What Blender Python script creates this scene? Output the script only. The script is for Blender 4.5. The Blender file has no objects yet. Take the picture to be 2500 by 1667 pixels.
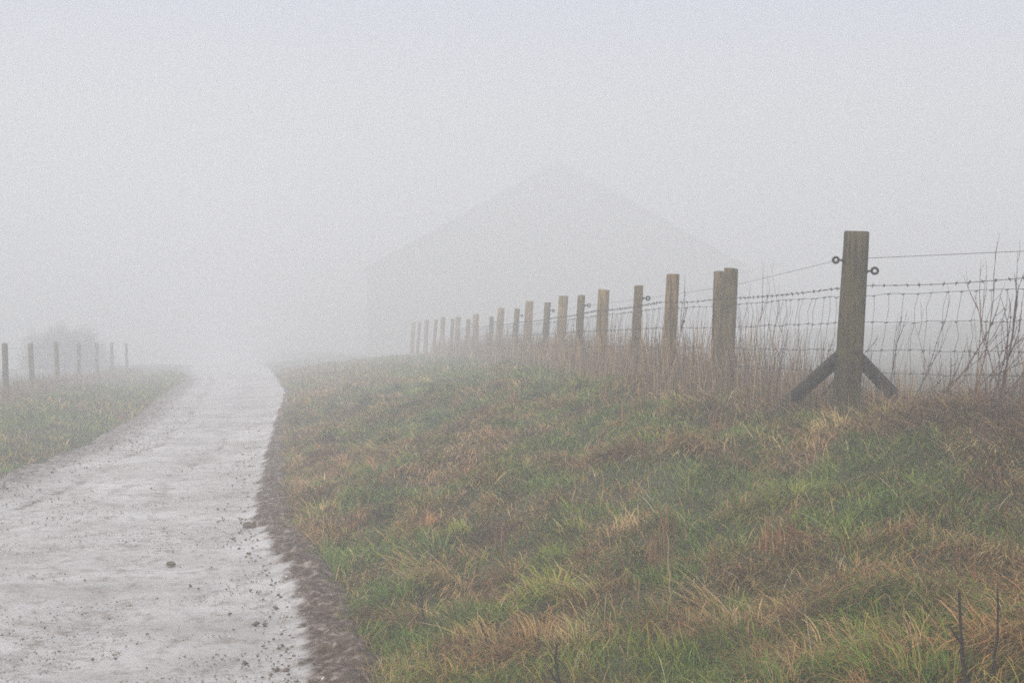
import bpy, math, random
import numpy as np
from mathutils import Vector

random.seed(11)
rng = np.random.default_rng(11)
scene = bpy.context.scene
C = scene.collection

# ------------------------------------------------------------------ camera
cd = bpy.data.cameras.new("camera")
cam = bpy.data.objects.new("camera", cd)
C.objects.link(cam)
cam.location = (0, 0, 1.6)
cam.rotation_euler = (math.radians(90), 0, 0)
cd.sensor_width = 36
cd.lens = 50
cd.clip_start = 0.05
cd.clip_end = 2000
scene.camera = cam

# ------------------------------------------------------------------ light
SUN_EL, SUN_AZ = 48, 205          # degrees; azimuth measured clockwise from +Y
w = bpy.data.worlds.new("World")
scene.world = w
w.use_nodes = True
nt = w.node_tree
nt.nodes.clear()
sky = nt.nodes.new("ShaderNodeTexSky")
sky.sky_type = 'NISHITA'
sky.sun_disc = False
sky.sun_elevation = math.radians(SUN_EL)
sky.sun_rotation = math.radians(SUN_AZ)
sky.air_density = 1.0
sky.dust_density = 6.0
hs = nt.nodes.new("ShaderNodeHueSaturation")     # overcast: nearly colourless
hs.inputs["Saturation"].default_value = 1.0
bg = nt.nodes.new("ShaderNodeBackground")
bg.inputs["Strength"].default_value = 0.15
wo = nt.nodes.new("ShaderNodeOutputWorld")
nt.links.new(sky.outputs[0], hs.inputs["Color"])
nt.links.new(hs.outputs[0], bg.inputs["Color"])
nt.links.new(bg.outputs[0], wo.inputs["Surface"])

sd = bpy.data.lights.new("sun", 'SUN')
sd.energy = 1.3
sd.angle = math.radians(40)
sd.color = (1.0, 0.99, 0.97)
sun = bpy.data.objects.new("sun", sd)
C.objects.link(sun)
el, az = math.radians(SUN_EL), math.radians(SUN_AZ)
dirv = Vector((math.sin(az) * math.cos(el), math.cos(az) * math.cos(el), math.sin(el)))
sun.rotation_euler = dirv.to_track_quat('Z', 'Y').to_euler()
sun.location = dirv * 60

scene.view_settings.view_transform = 'Standard'
scene.view_settings.look = 'None'
scene.view_settings.exposure = 0.48
scene.view_settings.gamma = 1.0
scene.cycles.use_denoising = False      # the grain is close to the film grain of the photograph
scene.cycles.use_light_tree = False
scene.cycles.light_sampling_threshold = 0
scene.cycles.min_light_bounces = 8
scene.cycles.max_bounces = 6
scene.cycles.diffuse_bounces = 3
scene.cycles.volume_bounces = 3
scene.cycles.filter_width = 1.7
HAZE_DENSITY = 0.0235

# ------------------------------------------------------------------ helpers
def tag(o, label=None, cat=None, group=None, kind=None):
    if label: o["label"] = label
    if cat: o["category"] = cat
    if group: o["group"] = group
    if kind: o["kind"] = kind
    return o

def empty(name, loc=(0, 0, 0)):
    o = bpy.data.objects.new(name, None)
    o.empty_display_size = 0.2
    o.location = loc
    C.objects.link(o)
    return o

class MB:
    """collects geometry in world coordinates; build() links ONE object"""
    def __init__(s):
        s.v, s.f, s.n = [], [], 0
    def add(s, vs, fs):
        s.v.extend(vs)
        s.f.extend([tuple(i + s.n for i in f) for f in fs])
        s.n += len(vs)
    def tube(s, pts, rad, sides=6, cap=True, shape=None, spin=0.0):
        pts = [Vector(p) for p in pts]
        n = len(pts)
        if not hasattr(rad, '__len__'): rad = [rad] * n
        t0 = (pts[1] - pts[0]).normalized()
        ref = Vector((0, 0, 1)) if abs(t0.z) < 0.8 else Vector((1, 0, 0))
        vs, fs = [], []
        for i, p in enumerate(pts):
            a = pts[max(i - 1, 0)]; b = pts[min(i + 1, n - 1)]
            t = (b - a).normalized()
            u = (ref - t * ref.dot(t)).normalized()
            w_ = t.cross(u)
            for k in range(sides):
                an = 2 * math.pi * k / sides + spin
                r = rad[i] * (shape(an, i) if shape else 1.0)
                vs.append(p + (u * math.cos(an) + w_ * math.sin(an)) * r)
        for i in range(n - 1):
            for k in range(sides):
                k2 = (k + 1) % sides
                fs.append((i * sides + k, i * sides + k2, (i + 1) * sides + k2, (i + 1) * sides + k))
        if cap:
            fs.append(tuple(reversed(range(sides))))
            fs.append(tuple((n - 1) * sides + k for k in range(sides)))
        s.add(vs, fs)
    def box(s, c, size, rz=0.0):
        cx, cy, cz = c; sx, sy, sz = [q / 2 for q in size]
        vs = []
        for dz in (-sz, sz):
            for dx, dy in ((-sx, -sy), (sx, -sy), (sx, sy), (-sx, sy)):
                x = dx * math.cos(rz) - dy * math.sin(rz); y = dx * math.sin(rz) + dy * math.cos(rz)
                vs.append((cx + x, cy + y, cz + dz))
        s.add(vs, [(3, 2, 1, 0), (4, 5, 6, 7), (0, 1, 5, 4), (1, 2, 6, 5), (2, 3, 7, 6), (3, 0, 4, 7)])
    def torus(s, c, axis, R, r, n=20, m=8):
        c = Vector(c); ax = Vector(axis).normalized()
        ref = Vector((0, 0, 1)) if abs(ax.z) < 0.8 else Vector((1, 0, 0))
        u = (ref - ax * ref.dot(ax)).normalized(); w_ = ax.cross(u)
        vs, fs = [], []
        for i in range(n):
            a = 2 * math.pi * i / n
            d = u * math.cos(a) + w_ * math.sin(a)
            for k in range(m):
                b = 2 * math.pi * k / m
                vs.append(c + d * (R + r * math.cos(b)) + ax * (r * math.sin(b)))
        for i in range(n):
            for k in range(m):
                fs.append((i * m + k, i * m + (k + 1) % m, ((i + 1) % n) * m + (k + 1) % m, ((i + 1) % n) * m + k))
        s.add(vs, fs)
    def build(s, name, mat, parent=None, origin=None, smooth=False):
        o0 = Vector(origin) if origin is not None else (parent.matrix_world_loc if False else Vector((0, 0, 0)))
        me = bpy.data.meshes.new(name)
        me.from_pydata([tuple(Vector(p) - o0) for p in s.v], [], s.f)
        me.materials.append(mat)
        if smooth:
            me.polygons.foreach_set("use_smooth", [True] * len(me.polygons))
        me.update()
        o = bpy.data.objects.new(name, me)
        C.objects.link(o)
        if parent is not None:
            o.parent = parent
            pw = Vector((0, 0, 0)); q = parent
            while q is not None:
                pw += Vector(q.location); q = q.parent
            o.location = o0 - pw
        else:
            o.location = o0
        return o

def fast_mesh(name, verts, loop_idx, loop_start, mat, attrs=None, col=None, smooth=False):
    me = bpy.data.meshes.new(name)
    me.vertices.add(len(verts))
    me.vertices.foreach_set("co", np.ascontiguousarray(verts, dtype=np.float32).ravel())
    me.loops.add(len(loop_idx))
    me.loops.foreach_set("vertex_index", np.ascontiguousarray(loop_idx, dtype=np.int32))
    me.polygons.add(len(loop_start))
    me.polygons.foreach_set("loop_start", np.ascontiguousarray(loop_start, dtype=np.int32))
    if smooth:
        me.polygons.foreach_set("use_smooth", np.ones(len(loop_start), dtype=bool))
    me.update(calc_edges=True)
    if attrs:
        for k, a in attrs.items():
            at = me.attributes.new(k, 'FLOAT', 'POINT')
            at.data.foreach_set("value", np.ascontiguousarray(a, dtype=np.float32))
    if col is not None:
        at = me.attributes.new("col", 'FLOAT_COLOR', 'POINT')
        c4 = np.ones((len(verts), 4), dtype=np.float32); c4[:, :3] = col
        at.data.foreach_set("color", c4.ravel())
    me.materials.append(mat)
    o = bpy.data.objects.new(name, me)
    C.objects.link(o)
    return o

# ------------------------------------------------------------------ materials
def new_mat(name):
    m = bpy.data.materials.new(name)
    m.use_nodes = True
    n = m.node_tree
    n.nodes.clear()
    out = n.nodes.new("ShaderNodeOutputMaterial")
    b = n.nodes.new("ShaderNodeBsdfPrincipled")
    b.inputs["Roughness"].default_value = 0.85
    b.inputs["Specular IOR Level"].default_value = 0.25
    n.links.new(b.outputs[0], out.inputs["Surface"])
    return m, n, b

def noise(n, scale, detail=5, rough=0.6, vec=None, dist=0.0):
    t = n.nodes.new("ShaderNodeTexNoise")
    t.inputs["Scale"].default_value = scale
    t.inputs["Detail"].default_value = detail
    t.inputs["Roughness"].default_value = rough
    t.inputs["Distortion"].default_value = dist
    if vec is not None: n.links.new(vec, t.inputs["Vector"])
    return t.outputs["Fac"]

def ramp(n, fac, stops):
    r = n.nodes.new("ShaderNodeValToRGB")
    e = r.color_ramp.elements
    while len(e) < len(stops): e.new(0.5)
    for i, (p, c) in enumerate(stops):
        e[i].position = p
        e[i].color = (*c, 1) if len(c) == 3 else c
    n.links.new(fac, r.inputs[0])
    return r.outputs[0]

def mix(n, fac, a, b, mode='MIX'):
    m = n.nodes.new("ShaderNodeMix")
    m.data_type = 'RGBA'; m.blend_type = mode
    if isinstance(fac, float): m.inputs[0].default_value = fac
    else: n.links.new(fac, m.inputs[0])
    for s, x in ((6, a), (7, b)):
        if isinstance(x, tuple): m.inputs[s].default_value = (*x, 1)
        else: n.links.new(x, m.inputs[s])
    return m.outputs[2]

def math_n(n, op, a, b=None, clamp=False):
    m = n.nodes.new("ShaderNodeMath"); m.operation = op; m.use_clamp = clamp
    for i, x in enumerate((a, b)):
        if x is None: continue
        if isinstance(x, (int, float)): m.inputs[i].default_value = x
        else: n.links.new(x, m.inputs[i])
    return m.outputs[0]

def bump(n, b, h, strength, dist):
    bp = n.nodes.new("ShaderNodeBump")
    bp.inputs["Strength"].default_value = strength
    bp.inputs["Distance"].default_value = dist
    n.links.new(h, bp.inputs["Height"])
    n.links.new(bp.outputs[0], b.inputs["Normal"])

def objvec(n, sx=1, sy=1, sz=1, rnd=False):
    tc = n.nodes.new("ShaderNodeTexCoord")
    mp = n.nodes.new("ShaderNodeMapping")
    mp.inputs["Scale"].default_value = (sx, sy, sz)
    n.links.new(tc.outputs["Object"], mp.inputs["Vector"])
    v = mp.outputs[0]
    if rnd:
        oi = n.nodes.new("ShaderNodeObjectInfo")
        vm = n.nodes.new("ShaderNodeVectorMath"); vm.operation = 'ADD'
        sc_ = n.nodes.new("ShaderNodeVectorMath"); sc_.operation = 'SCALE'
        cx = n.nodes.new("ShaderNodeCombineXYZ")
        n.links.new(oi.outputs["Random"], cx.inputs[0]); n.links.new(oi.outputs["Random"], cx.inputs[2])
        n.links.new(cx.outputs[0], sc_.inputs[0]); sc_.inputs["Scale"].default_value = 57.0
        n.links.new(v, vm.inputs[0]); n.links.new(sc_.outputs[0], vm.inputs[1])
        v = vm.outputs[0]
    return v

def mat_ground():
    m, n, b = new_mat("turf_soil")
    v = objvec(n)
    big = noise(n, 0.35, 5, 0.6, v)
    med = noise(n, 3.0, 6, 0.7, v)
    fine = noise(n, 40.0, 4, 0.7, v)
    c1 = ramp(n, big, [(0.35, (0.085, 0.10, 0.045)), (0.65, (0.13, 0.115, 0.06))])
    c2 = ramp(n, med, [(0.3, (0.03, 0.035, 0.014)), (0.7, (0.09, 0.08, 0.04))])
    c = mix(n, 0.5, c1, c2)
    c = mix(n, 0.5, c, ramp(n, fine, [(0.3, (0.018, 0.018, 0.01)), (0.7, (0.10, 0.09, 0.05))]))
    n.links.new(c, b.inputs["Base Color"])
    bump(n, b, fine, 0.6, 0.03)
    return m

def mat_track():
    m, n, b = new_mat("chalk_track")
    v = objvec(n)
    vs = objvec(n, 1.0, 0.8, 1)
    at = n.nodes.new("ShaderNodeAttribute"); at.attribute_name = "mud"
    mudf = at.outputs["Fac"]
    big = noise(n, 0.9, 5, 0.65, v)
    med = noise(n, 7.0, 7, 0.7, vs, 0.4)
    fine = noise(n, 26.0, 8, 0.8, v)
    chalk = ramp(n, big, [(0.35, (0.43, 0.415, 0.395)), (0.62, (0.61, 0.60, 0.59))])
    smear = ramp(n, med, [(0.50, (0.0, 0.0, 0.0)), (0.66, (1, 1, 1))])
    col = mix(n, math_n(n, 'MULTIPLY', smear, 0.75), chalk, (0.27, 0.24, 0.20))
    fleck = ramp(n, fine, [(0.55, (0.0, 0.0, 0.0)), (0.66, (1, 1, 1))])
    patch = ramp(n, noise(n, 1.7, 4, 0.6, v), [(0.42, (0.1, 0.1, 0.1)), (0.62, (1, 1, 1))])
    col = mix(n, math_n(n, 'MULTIPLY', math_n(n, 'MULTIPLY', fleck, patch), 0.85), col, (0.15, 0.14, 0.11))
    # brownish scuffs a hand or two across
    scuff = ramp(n, noise(n, 3.2, 9, 0.8, v, 0.8), [(0.53, (0, 0, 0)), (0.60, (1, 1, 1))])
    col = mix(n, math_n(n, 'MULTIPLY', scuff, 0.38), col, (0.21, 0.185, 0.155))
    grit = ramp(n, noise(n, 75.0, 3, 0.6, v), [(0.62, (0, 0, 0)), (0.70, (1, 1, 1))])
    col = mix(n, math_n(n, 'MULTIPLY', grit, 0.8), col, (0.10, 0.085, 0.07))
    # brown mud where the attribute says so, broken by chalk lumps
    mn = noise(n, 16.0, 6, 0.7, v, 0.5)
    mc = ramp(n, mn, [(0.36, (0.04, 0.025, 0.015)), (0.52, (0.12, 0.082, 0.052)), (0.66, (0.36, 0.31, 0.28))])
    thr = math_n(n, 'ADD', mudf, math_n(n, 'MULTIPLY', math_n(n, 'SUBTRACT', noise(n, 9.0, 6, 0.75, v), 0.5), 1.5))
    f = ramp(n, thr, [(0.28, (0, 0, 0)), (0.72, (1, 1, 1))])
    col = mix(n, f, col, mc)
    n.links.new(col, b.inputs["Base Color"])
    b.inputs["Roughness"].default_value = 0.62
    h = math_n(n, 'ADD', math_n(n, 'MULTIPLY', fine, 0.5), med)
    h = math_n(n, 'ADD', h, math_n(n, 'MULTIPLY', mn, mudf))
    bump(n, b, h, 0.8, 0.03)
    return m

def mat_blade(name="grass_blades", rough=0.6):
    m, n, b = new_mat(name)
    at = n.nodes.new("ShaderNodeAttribute"); at.attribute_name = "col"
    n.links.new(at.outputs["Color"], b.inputs["Base Color"])
    b.inputs["Roughness"].default_value = rough
    b.inputs["Specular IOR Level"].default_value = 0.3
    return m

def mat_wood(name, dark, light, moss, moss_amt):
    m, n, b = new_mat(name)
    v = objvec(n, 14, 14, 1.1, True)
    v2 = objvec(n, 1, 1, 1, True)
    grain = noise(n, 3.0, 8, 0.75, v, 0.3)
    c = ramp(n, grain, [(0.38, dark), (0.62, light)])
    crack = ramp(n, noise(n, 1.6, 3, 0.5, v, 0.2), [(0.36, (1, 1, 1)), (0.41, (0, 0, 0))])
    c = mix(n, math_n(n, 'MULTIPLY', crack, 0.8), c, tuple(q * 0.3 for q in dark))
    blot = noise(n, 6.0, 5, 0.65, v2)
    c = mix(n, math_n(n, 'MULTIPLY', ramp(n, blot, [(0.42, (0, 0, 0)), (0.62, (1, 1, 1))]), moss_amt), c, moss)
    c = mix(n, math_n(n, 'MULTIPLY', ramp(n, noise(n, 2.2, 4, 0.6, v2), [(0.45, (0, 0, 0)), (0.62, (1, 1, 1))]), 0.45), c, tuple(q * 0.55 for q in dark))
    n.links.new(c, b.inputs["Base Color"])
    bump(n, b, grain, 1.0, 0.014)
    return m

def mat_flat(name, colr, var=0.35, scale=30, rough=0.7, metal=0.0):
    m, n, b = new_mat(name)
    f = noise(n, scale, 5, 0.65, objvec(n))
    c = ramp(n, f, [(0.3, tuple(q * (1 - var) for q in colr)), (0.7, tuple(min(1, q * (1 + var)) for q in colr))])
    n.links.new(c, b.inputs["Base Color"])
    b.inputs["Roughness"].default_value = rough
    b.inputs["Metallic"].default_value = metal
    bump(n, b, f, 0.3, 0.004)
    return m

M_GROUND, M_TRACK = mat_ground(), mat_track()
M_BLADE = mat_blade()
M_POST = mat_wood("weathered_post_wood", (0.12, 0.075, 0.032), (0.45, 0.32, 0.165), (0.15, 0.13, 0.04), 0.45)
M_POSTG = mat_wood("grey_post_wood", (0.06, 0.044, 0.02), (0.26, 0.195, 0.10), (0.09, 0.088, 0.03), 0.6)
M_STRAIN = mat_wood("strainer_post_wood", (0.018, 0.012, 0.006), (0.13, 0.10, 0.045), (0.085, 0.08, 0.018), 0.7)
M_STRUT = mat_wood("strut_wood", (0.02, 0.014, 0.012), (0.055, 0.042, 0.038), (0.03, 0.027, 0.018), 0.4)
M_WIRE = mat_flat("dull_galvanised_wire", (0.10, 0.10, 0.10), 0.3, 200, 0.5, 0.6)
M_RUST = mat_flat("rusty_barbed_wire", (0.06, 0.05, 0.045), 0.4, 200, 0.7, 0.3)
M_PLASTIC = mat_flat("black_insulator_plastic", (0.018, 0.018, 0.018), 0.2, 60, 0.45)
M_TWIG = mat_flat("dark_twig_bark", (0.075, 0.045, 0.038), 0.5, 60, 0.8)
M_TWIG2 = mat_flat("brown_twig_bark", (0.15, 0.095, 0.07), 0.4, 60, 0.8)
M_STEM = mat_flat("black_dead_stem", (0.035, 0.026, 0.022), 0.5, 80, 0.85)
M_STRAW = mat_flat("straw_dead_stem", (0.38, 0.26, 0.16), 0.3, 80, 0.85)
M_CLOD = mat_flat("damp_clod_earth", (0.13, 0.105, 0.075), 0.4, 40, 0.95)
M_CHALK = mat_flat("chalk_lump", (0.55, 0.5, 0.46), 0.2, 40, 0.9)

# ------------------------------------------------------------------ terrain
_perm = rng.random((256, 256))
def vnoise(x, y, s, ox=0.0):
    x = np.asarray(x, float) / s + ox; y = np.asarray(y, float) / s + ox * 1.7
    xi = np.floor(x).astype(int); yi = np.floor(y).astype(int)
    fx = x - xi; fy = y - yi
    fx = fx * fx * (3 - 2 * fx); fy = fy * fy * (3 - 2 * fy)
    a = _perm[xi & 255, yi & 255]; b = _perm[(xi + 1) & 255, yi & 255]
    c = _perm[xi & 255, (yi + 1) & 255]; d = _perm[(xi + 1) & 255, (yi + 1) & 255]
    return (a * (1 - fx) + b * fx) * (1 - fy) + (c * (1 - fx) + d * fx) * fy
def sstep(a, b, x):
    t = np.clip((np.asarray(x, float) - a) / (b - a), 0, 1)
    return t * t * (3 - 2 * t)

def edge_r(y):
    return np.interp(y, [-60, -10, 0, 4, 6.66, 8.5, 12.3, 18, 26.5, 34, 48, 68, 87, 120, 250],
                     [8, 2.2, 0.65, -0.15, -0.68, -1.03, -1.98, -2.96, -4.25, -5.35, -7.9, -11.5, -15.2, -22, -60])
def edge_l(y):
    return np.interp(y, [-60, -10, 0, 10, 15.8, 20, 25.3, 34, 48, 68, 87, 120, 250],
                     [3, -3.4, -4.6, -5.3, -5.7, -5.95, -6.7, -8.3, -11.0, -15.8, -20.0, -28, -66])
def zroad(y):
    y = np.asarray(y, float)
    up = np.interp(y, [8, 12, 18, 26, 34, 48, 68, 97], [0, .04, .125, .25, .35, .31, .2, .05])
    dn = -0.035 * np.clip(y - 97, 0, 80)
    return up + dn
def far_d(d): return d + 0.25 * max(0.0, d - 18.0)
FX = [(-60, 44), (7.4, 4.37), (9.2, 3.31), (10.5, 2.54), (13.4, 2.03), (14.5, 1.6)] + \
     [(far_d(d), k * far_d(d)) for d, k in ((18.6, .0624), (22.7, .0343), (26.8, .011), (31, -.0089), (35, -.0257), (39, -.0386), (43, -.0493), (47, -.0606), (51.5, -.070))] + \
     [(75, -6.3), (250, -45)]
def fence_x(y): return np.interp(y, [p[0] for p in FX], [p[1] for p in FX])
LX = [(-60, 2), (0, -5.8), (20, -8.4), (29, -10.3), (33.5, -11.3), (38, -12.15), (43, -13.1), (48, -14.0), (53, -14.9), (58, -15.9), (70, -18.6), (90, -23.5), (250, -72)]
def lfence_x(y): return np.interp(y, [p[0] for p in LX], [p[1] for p in LX])

def ground_z(x, y):
    x = np.asarray(x, float); y = np.asarray(y, float)
    er, el_, fx, lx, zr = edge_r(y), edge_l(y), fence_x(y), lfence_x(y), zroad(y)
    n1 = vnoise(x, y, 1.3) - .5; n2 = vnoise(x, y, 0.45, 7.3) - .5; n3 = vnoise(x, y, 0.17, 3.1) - .5
    lump = (0.15 * n1 + 0.19 * n2 + 0.09 * n3) * (1 - 0.45 * np.exp(-((x - fx) / 0.9) ** 2))
    dr = x - er
    t = np.clip(dr / np.maximum(fx - er, 0.5), 0, 1)
    s = 0.72 * t + 0.28 * np.sin(t * np.pi / 2)
    far = sstep(52, 85, y)
    top = (1.03 + 0.11 * sstep(11.5, 15, y) - 0.10 * sstep(30, 55, y)) * (1 - far) + 0.58 * far
    zb = zr * (1 - s) + top * s
    df = x - fx
    zf = top - 0.32 * sstep(0.2, 5, df) + 2.6 * sstep(48, 100, y + 0.25 * x) * sstep(-2, 30, x)
    right = np.where(df > 0, zf, zb) + lump * sstep(0.0, 0.5, dr) * (1 - 0.6 * sstep(0, 3, df))
    dl = el_ - x
    dlf = lx - x
    zl = zr + (0.12 - 0.18 * sstep(28, 45, y)) * sstep(0, 1.8, dl) - 0.9 * sstep(0.5, 18, dlf) * (1 - sstep(50, 120, y) * 0.4) + 0.22 * sstep(0, 1.0, dl) * (1 - sstep(16, 36, y)) * 0.6
    left = zl + lump * 0.7 * sstep(0.0, 0.5, dl)
    road = zr - 0.07
    inr = sstep(-0.22, 0.06, dr + 0.07 * n2 + 0.06 * n3); inl = sstep(-0.25, 0.1, dl + 0.25 * n2 + .15 * n3)
    z = road * (1 - inr) * (1 - inl) + right * inr * (1 - inl) + left * inl
    return z

def axis_pts(lo, hi, dlo, dhi, core_a, core_b, g=1.12):
    core = list(np.arange(core_a, core_b + 1e-6, dlo))
    out = core[:]
    st = dlo; p = core[-1]
    while p < hi:
        st = min(st * g, dhi); p += st; out.append(min(p, hi))
    st = dlo; p = core[0]; pre = []
    while p > lo:
        st = min(st * g, dhi); p -= st; pre.append(max(p, lo))
    return np.array(sorted(set(pre)) + out)

def grid_object(name, X, Y, Z, mat, attrs=None):
    ny, nx = X.shape
    verts = np.stack([X, Y, Z], -1).reshape(-1, 3)
    i = np.arange(ny - 1)[:, None] * nx + np.arange(nx - 1)[None, :]
    q = np.stack([i, i + 1, i + nx + 1, i + nx], -1).reshape(-1, 4)
    return fast_mesh(name, verts, q.ravel(), np.arange(len(q)) * 4, mat, attrs=attrs, smooth=True)

xs = axis_pts(-300, 300, 0.10, 8, -9, 7, 1.07)
ys = axis_pts(-300, 300, 0.10, 8, 3, 22, 1.05)
GX, GY = np.meshgrid(xs, ys)
ground = grid_object("ground", GX, GY, ground_z(GX, GY), M_GROUND)
tag(ground, "rough grassy earth bank and fields under the grass", kind="structure")
del ground["label"]

# chalk track: a sheet of its own, edges tucked under the turf
ty = axis_pts(-40, 160, 0.05, 1.5, 4.5, 16, 1.02)
uu = np.linspace(0, 1, 110)
TY = np.repeat(ty[:, None], len(uu), 1)
EL, ER = edge_l(TY) - 0.35, edge_r(TY) + 0.30
TX = EL + (ER - EL) * uu[None, :]
dr_ = edge_r(TY) - TX
dl_ = TX - edge_l(TY)
nA = vnoise(TX, TY, 0.5, 1.1); nB = vnoise(TX, TY, 0.12, 5.7); nC = vnoise(TX, TY, 0.06, 9.2)
mudw = np.interp(TY, [0, 6, 9, 14, 20, 40], [0.40, 0.30, 0.27, 0.26, 0.16, 0.05])
mud = 1.15 * (1 - sstep(0.45, 1.25, (dr_ + 0.05 * (vnoise(TX, TY, .8, 3.9) - .5) + .10 * (nB - .5)) / mudw))
mud = np.maximum(mud, 0.62 * (1 - sstep(0.1, 1.1, dl_ / 0.95)))
rut = np.exp(-((dl_ - 0.95 - 0.06 * np.sin(TY * 1.3)) / 0.11) ** 2) * sstep(9, 12, TY) * (.25 + .4 * vnoise(TX, TY, .4, 2.6))
mid = edge_l(TY) + 0.66 * (edge_r(TY) - edge_l(TY)) + 0.10 * np.sin(TY * .7)
rut2 = np.exp(-((TX - mid) / 0.09) ** 2) * sstep(12, 15, TY) * (1 - sstep(20, 30, TY)) * (.2 + .6 * vnoise(TX, TY, .35, 6.1))
mudR = mud.copy()
soft = np.exp(-((TX - edge_l(TY) - 0.30 * (edge_r(TY) - edge_l(TY))) / 0.30) ** 2) + np.exp(-((TX - mid) / 0.28) ** 2)
mud = np.maximum(mud, 0.9 * rut); mud = np.maximum(mud, 0.65 * rut2); mud = np.maximum(mud, .30 * soft * (.7 + .5 * vnoise(TX, TY, .9, 7.7)))
TZ = zroad(TY) + 0.03 * (nA - .5) + 0.010 * (nB - .5) + 0.006 * (nC - .5)
TZ += np.clip(mudR, 0, 1) * (1 - sstep(1.2, 1.5, dr_)) * (0.055 * (nB - .45) + 0.045 * (nC - .45)) + 0.05 * (1 - sstep(0, .45, dr_))
TZ -= 0.02 * (rut + rut2) + 0.015 * soft
TZ -= 0.12 * (1 - sstep(-0.30, 0.0, dr_)) + 0.10 * (1 - sstep(-0.35, 0.0, dl_))
track = grid_object("track", TX, TY, TZ, M_TRACK, attrs={"mud": mud.ravel()})
tag(track, kind="structure")

# ------------------------------------------------------------------ grass
def blades(name, bx, by, bz, L, W, head, a0, a1, col, nseg=3):
    """head: compass direction the blade falls towards; a0/a1: angle from vertical at root/tip"""
    n = len(bx)
    hx, hy = np.cos(head), np.sin(head)
    wr = rng.uniform(-0.9, 0.9, n)
    wx, wy = -np.sin(head + wr), np.cos(head + wr)
    P = np.zeros((n, nseg + 1, 3)); P[:, 0] = np.stack([bx, by, bz], -1)
    for k in range(nseg):
        a = a0 + (a1 - a0) * (k / (nseg - 1))
        d = np.stack([hx * np.sin(a), hy * np.sin(a), np.cos(a)], -1)
        P[:, k + 1] = P[:, k] + d * (L / nseg)[:, None]
    Wv = np.stack([wx, wy, np.zeros(n)], -1) * (W / 2)[:, None]
    vper = 2 * nseg + 1
    V = np.zeros((n, vper, 3))
    for k in range(nseg):
        f = 1.0 - 0.25 * k / nseg
        V[:, 2 * k] = P[:, k] - Wv * f; V[:, 2 * k + 1] = P[:, k] + Wv * f
    V[:, -1] = P[:, -1]
    base = (np.arange(n) * vper)[:, None]
    loops = []; 
    pat = []
    for k in range(nseg - 1):
        pat += [2 * k, 2 * k + 1, 2 * k + 3, 2 * k + 2]
    pat += [2 * nseg - 2, 2 * nseg - 1, 2 * nseg]
    li = (base + np.array(pat)[None, :]).ravel()
    lens = [4] * (nseg - 1) + [3]
    st = np.concatenate([[0], np.cumsum(lens)[:-1]])
    ls = ((np.arange(n) * len(pat))[:, None] + st[None, :]).ravel()
    cc = np.repeat(col[:, None, :], vper, 1).copy()
    return V.reshape(-1, 3), li, ls, cc.reshape(-1, 3)

def join_blades(name, parts, mat):
    V, LI, LS, CC = [], [], [], []
    vo = lo = 0
    for v, li, ls, cc in parts:
        V.append(v); LI.append(li + vo); LS.append(ls + lo); CC.append(cc)
        vo += len(v); lo += len(li)
    return fast_mesh(name, np.concatenate(V), np.concatenate(LI), np.concatenate(LS), mat, col=np.concatenate(CC))

GREENS = np.array([[.095, .17, .010], [.14, .215, .012], [.05, .095, .010], [.21, .235, .015], [.11, .17, .025]])
TANS = np.array([[.35, .22, .075], [.25, .145, .05], [.43, .31, .13], [.13, .07, .03], [.33, .175, .065], [.28, .21, .05]])
def pick(pal, n, var=0.22):
    c = pal[rng.integers(0, len(pal), n)]
    return c * rng.uniform(1 - var, 1 + var, (n, 1)) * rng.uniform(.93, 1.07, (n, 3))

def sample_region(n, ylo, yhi, pw, xlo_f, xhi_f):
    """points with density falling as distance**-(pw)"""
    u = rng.random(n)
    e = 2 - pw
    if abs(e) < 1e-6: y = ylo * (yhi / ylo) ** u
    else: y = (ylo ** e + u * (yhi ** e - ylo ** e)) ** (1 / e)
    xl, xh = xlo_f(y), xhi_f(y)
    x = xl + rng.random(n) * (xh - xl)
    return x, y

# fraction of dead (tan) grass at a place: mottled
def dead_frac(x, y):
    m = 0.38 * vnoise(x, y, 0.9, 2.2) + 0.47 * vnoise(x, y, 0.30, 4.4) + 0.15 * vnoise(x, y, 3.0, 8.1)
    er, fx = edge_r(y), fence_x(y)
    t = np.clip((x - er) / np.maximum(fx - er, .5), 0, 1.2)
    bias = 0.07 * (1 - sstep(0.15, 0.6, t)) * sstep(9, 13, y) + 0.20 * sstep(.96, 1.05, t) - 0.06 * sstep(8, 12, y) * sstep(.4, .7, t) + 0.05 * (1 - sstep(5, 8, y))
    return np.clip((m + bias - 0.375) / 0.25, 0.03, 0.98)

parts = []
def turf(n, ylo, yhi, pw, xl, xh, Ls=1.0, Ws=1.0, dead_shift=0.0):
    x, y = sample_region(n, ylo, yhi, pw, xl, xh)
    z = ground_z(x, y) - 0.01
    d = np.hypot(x, y)
    df = dead_frac(x, y) + dead_shift
    dead = rng.random(n) < np.clip(df, 0, 1)
    flow = math.pi + 0.55 + 5.0 * (vnoise(x, y, .7, 6.6) - .5)
    head = flow + rng.normal(0, 1.5, n)
    L = np.where(dead, rng.uniform(.06, .17, n), rng.uniform(.05, .13, n)) * Ls
    L *= 0.7 + 0.7 * vnoise(x, y, 0.5, 1.9)
    W = np.maximum(np.where(dead, .0028, .0034), 0.00050 * d) * rng.uniform(.7, 1.4, n) * Ws
    a0 = np.where(dead, rng.uniform(.2, 1.3, n), rng.uniform(.05, 1.0, n))
    a1 = a0 + np.where(dead, rng.uniform(.3, 1.7, n), rng.uniform(.2, 1.3, n))
    col = np.where(dead[:, None], pick(TANS, n), pick(GREENS, n))
    parts.append(blades("b", x, y, z, L, W, head, a0, a1, col))

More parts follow.
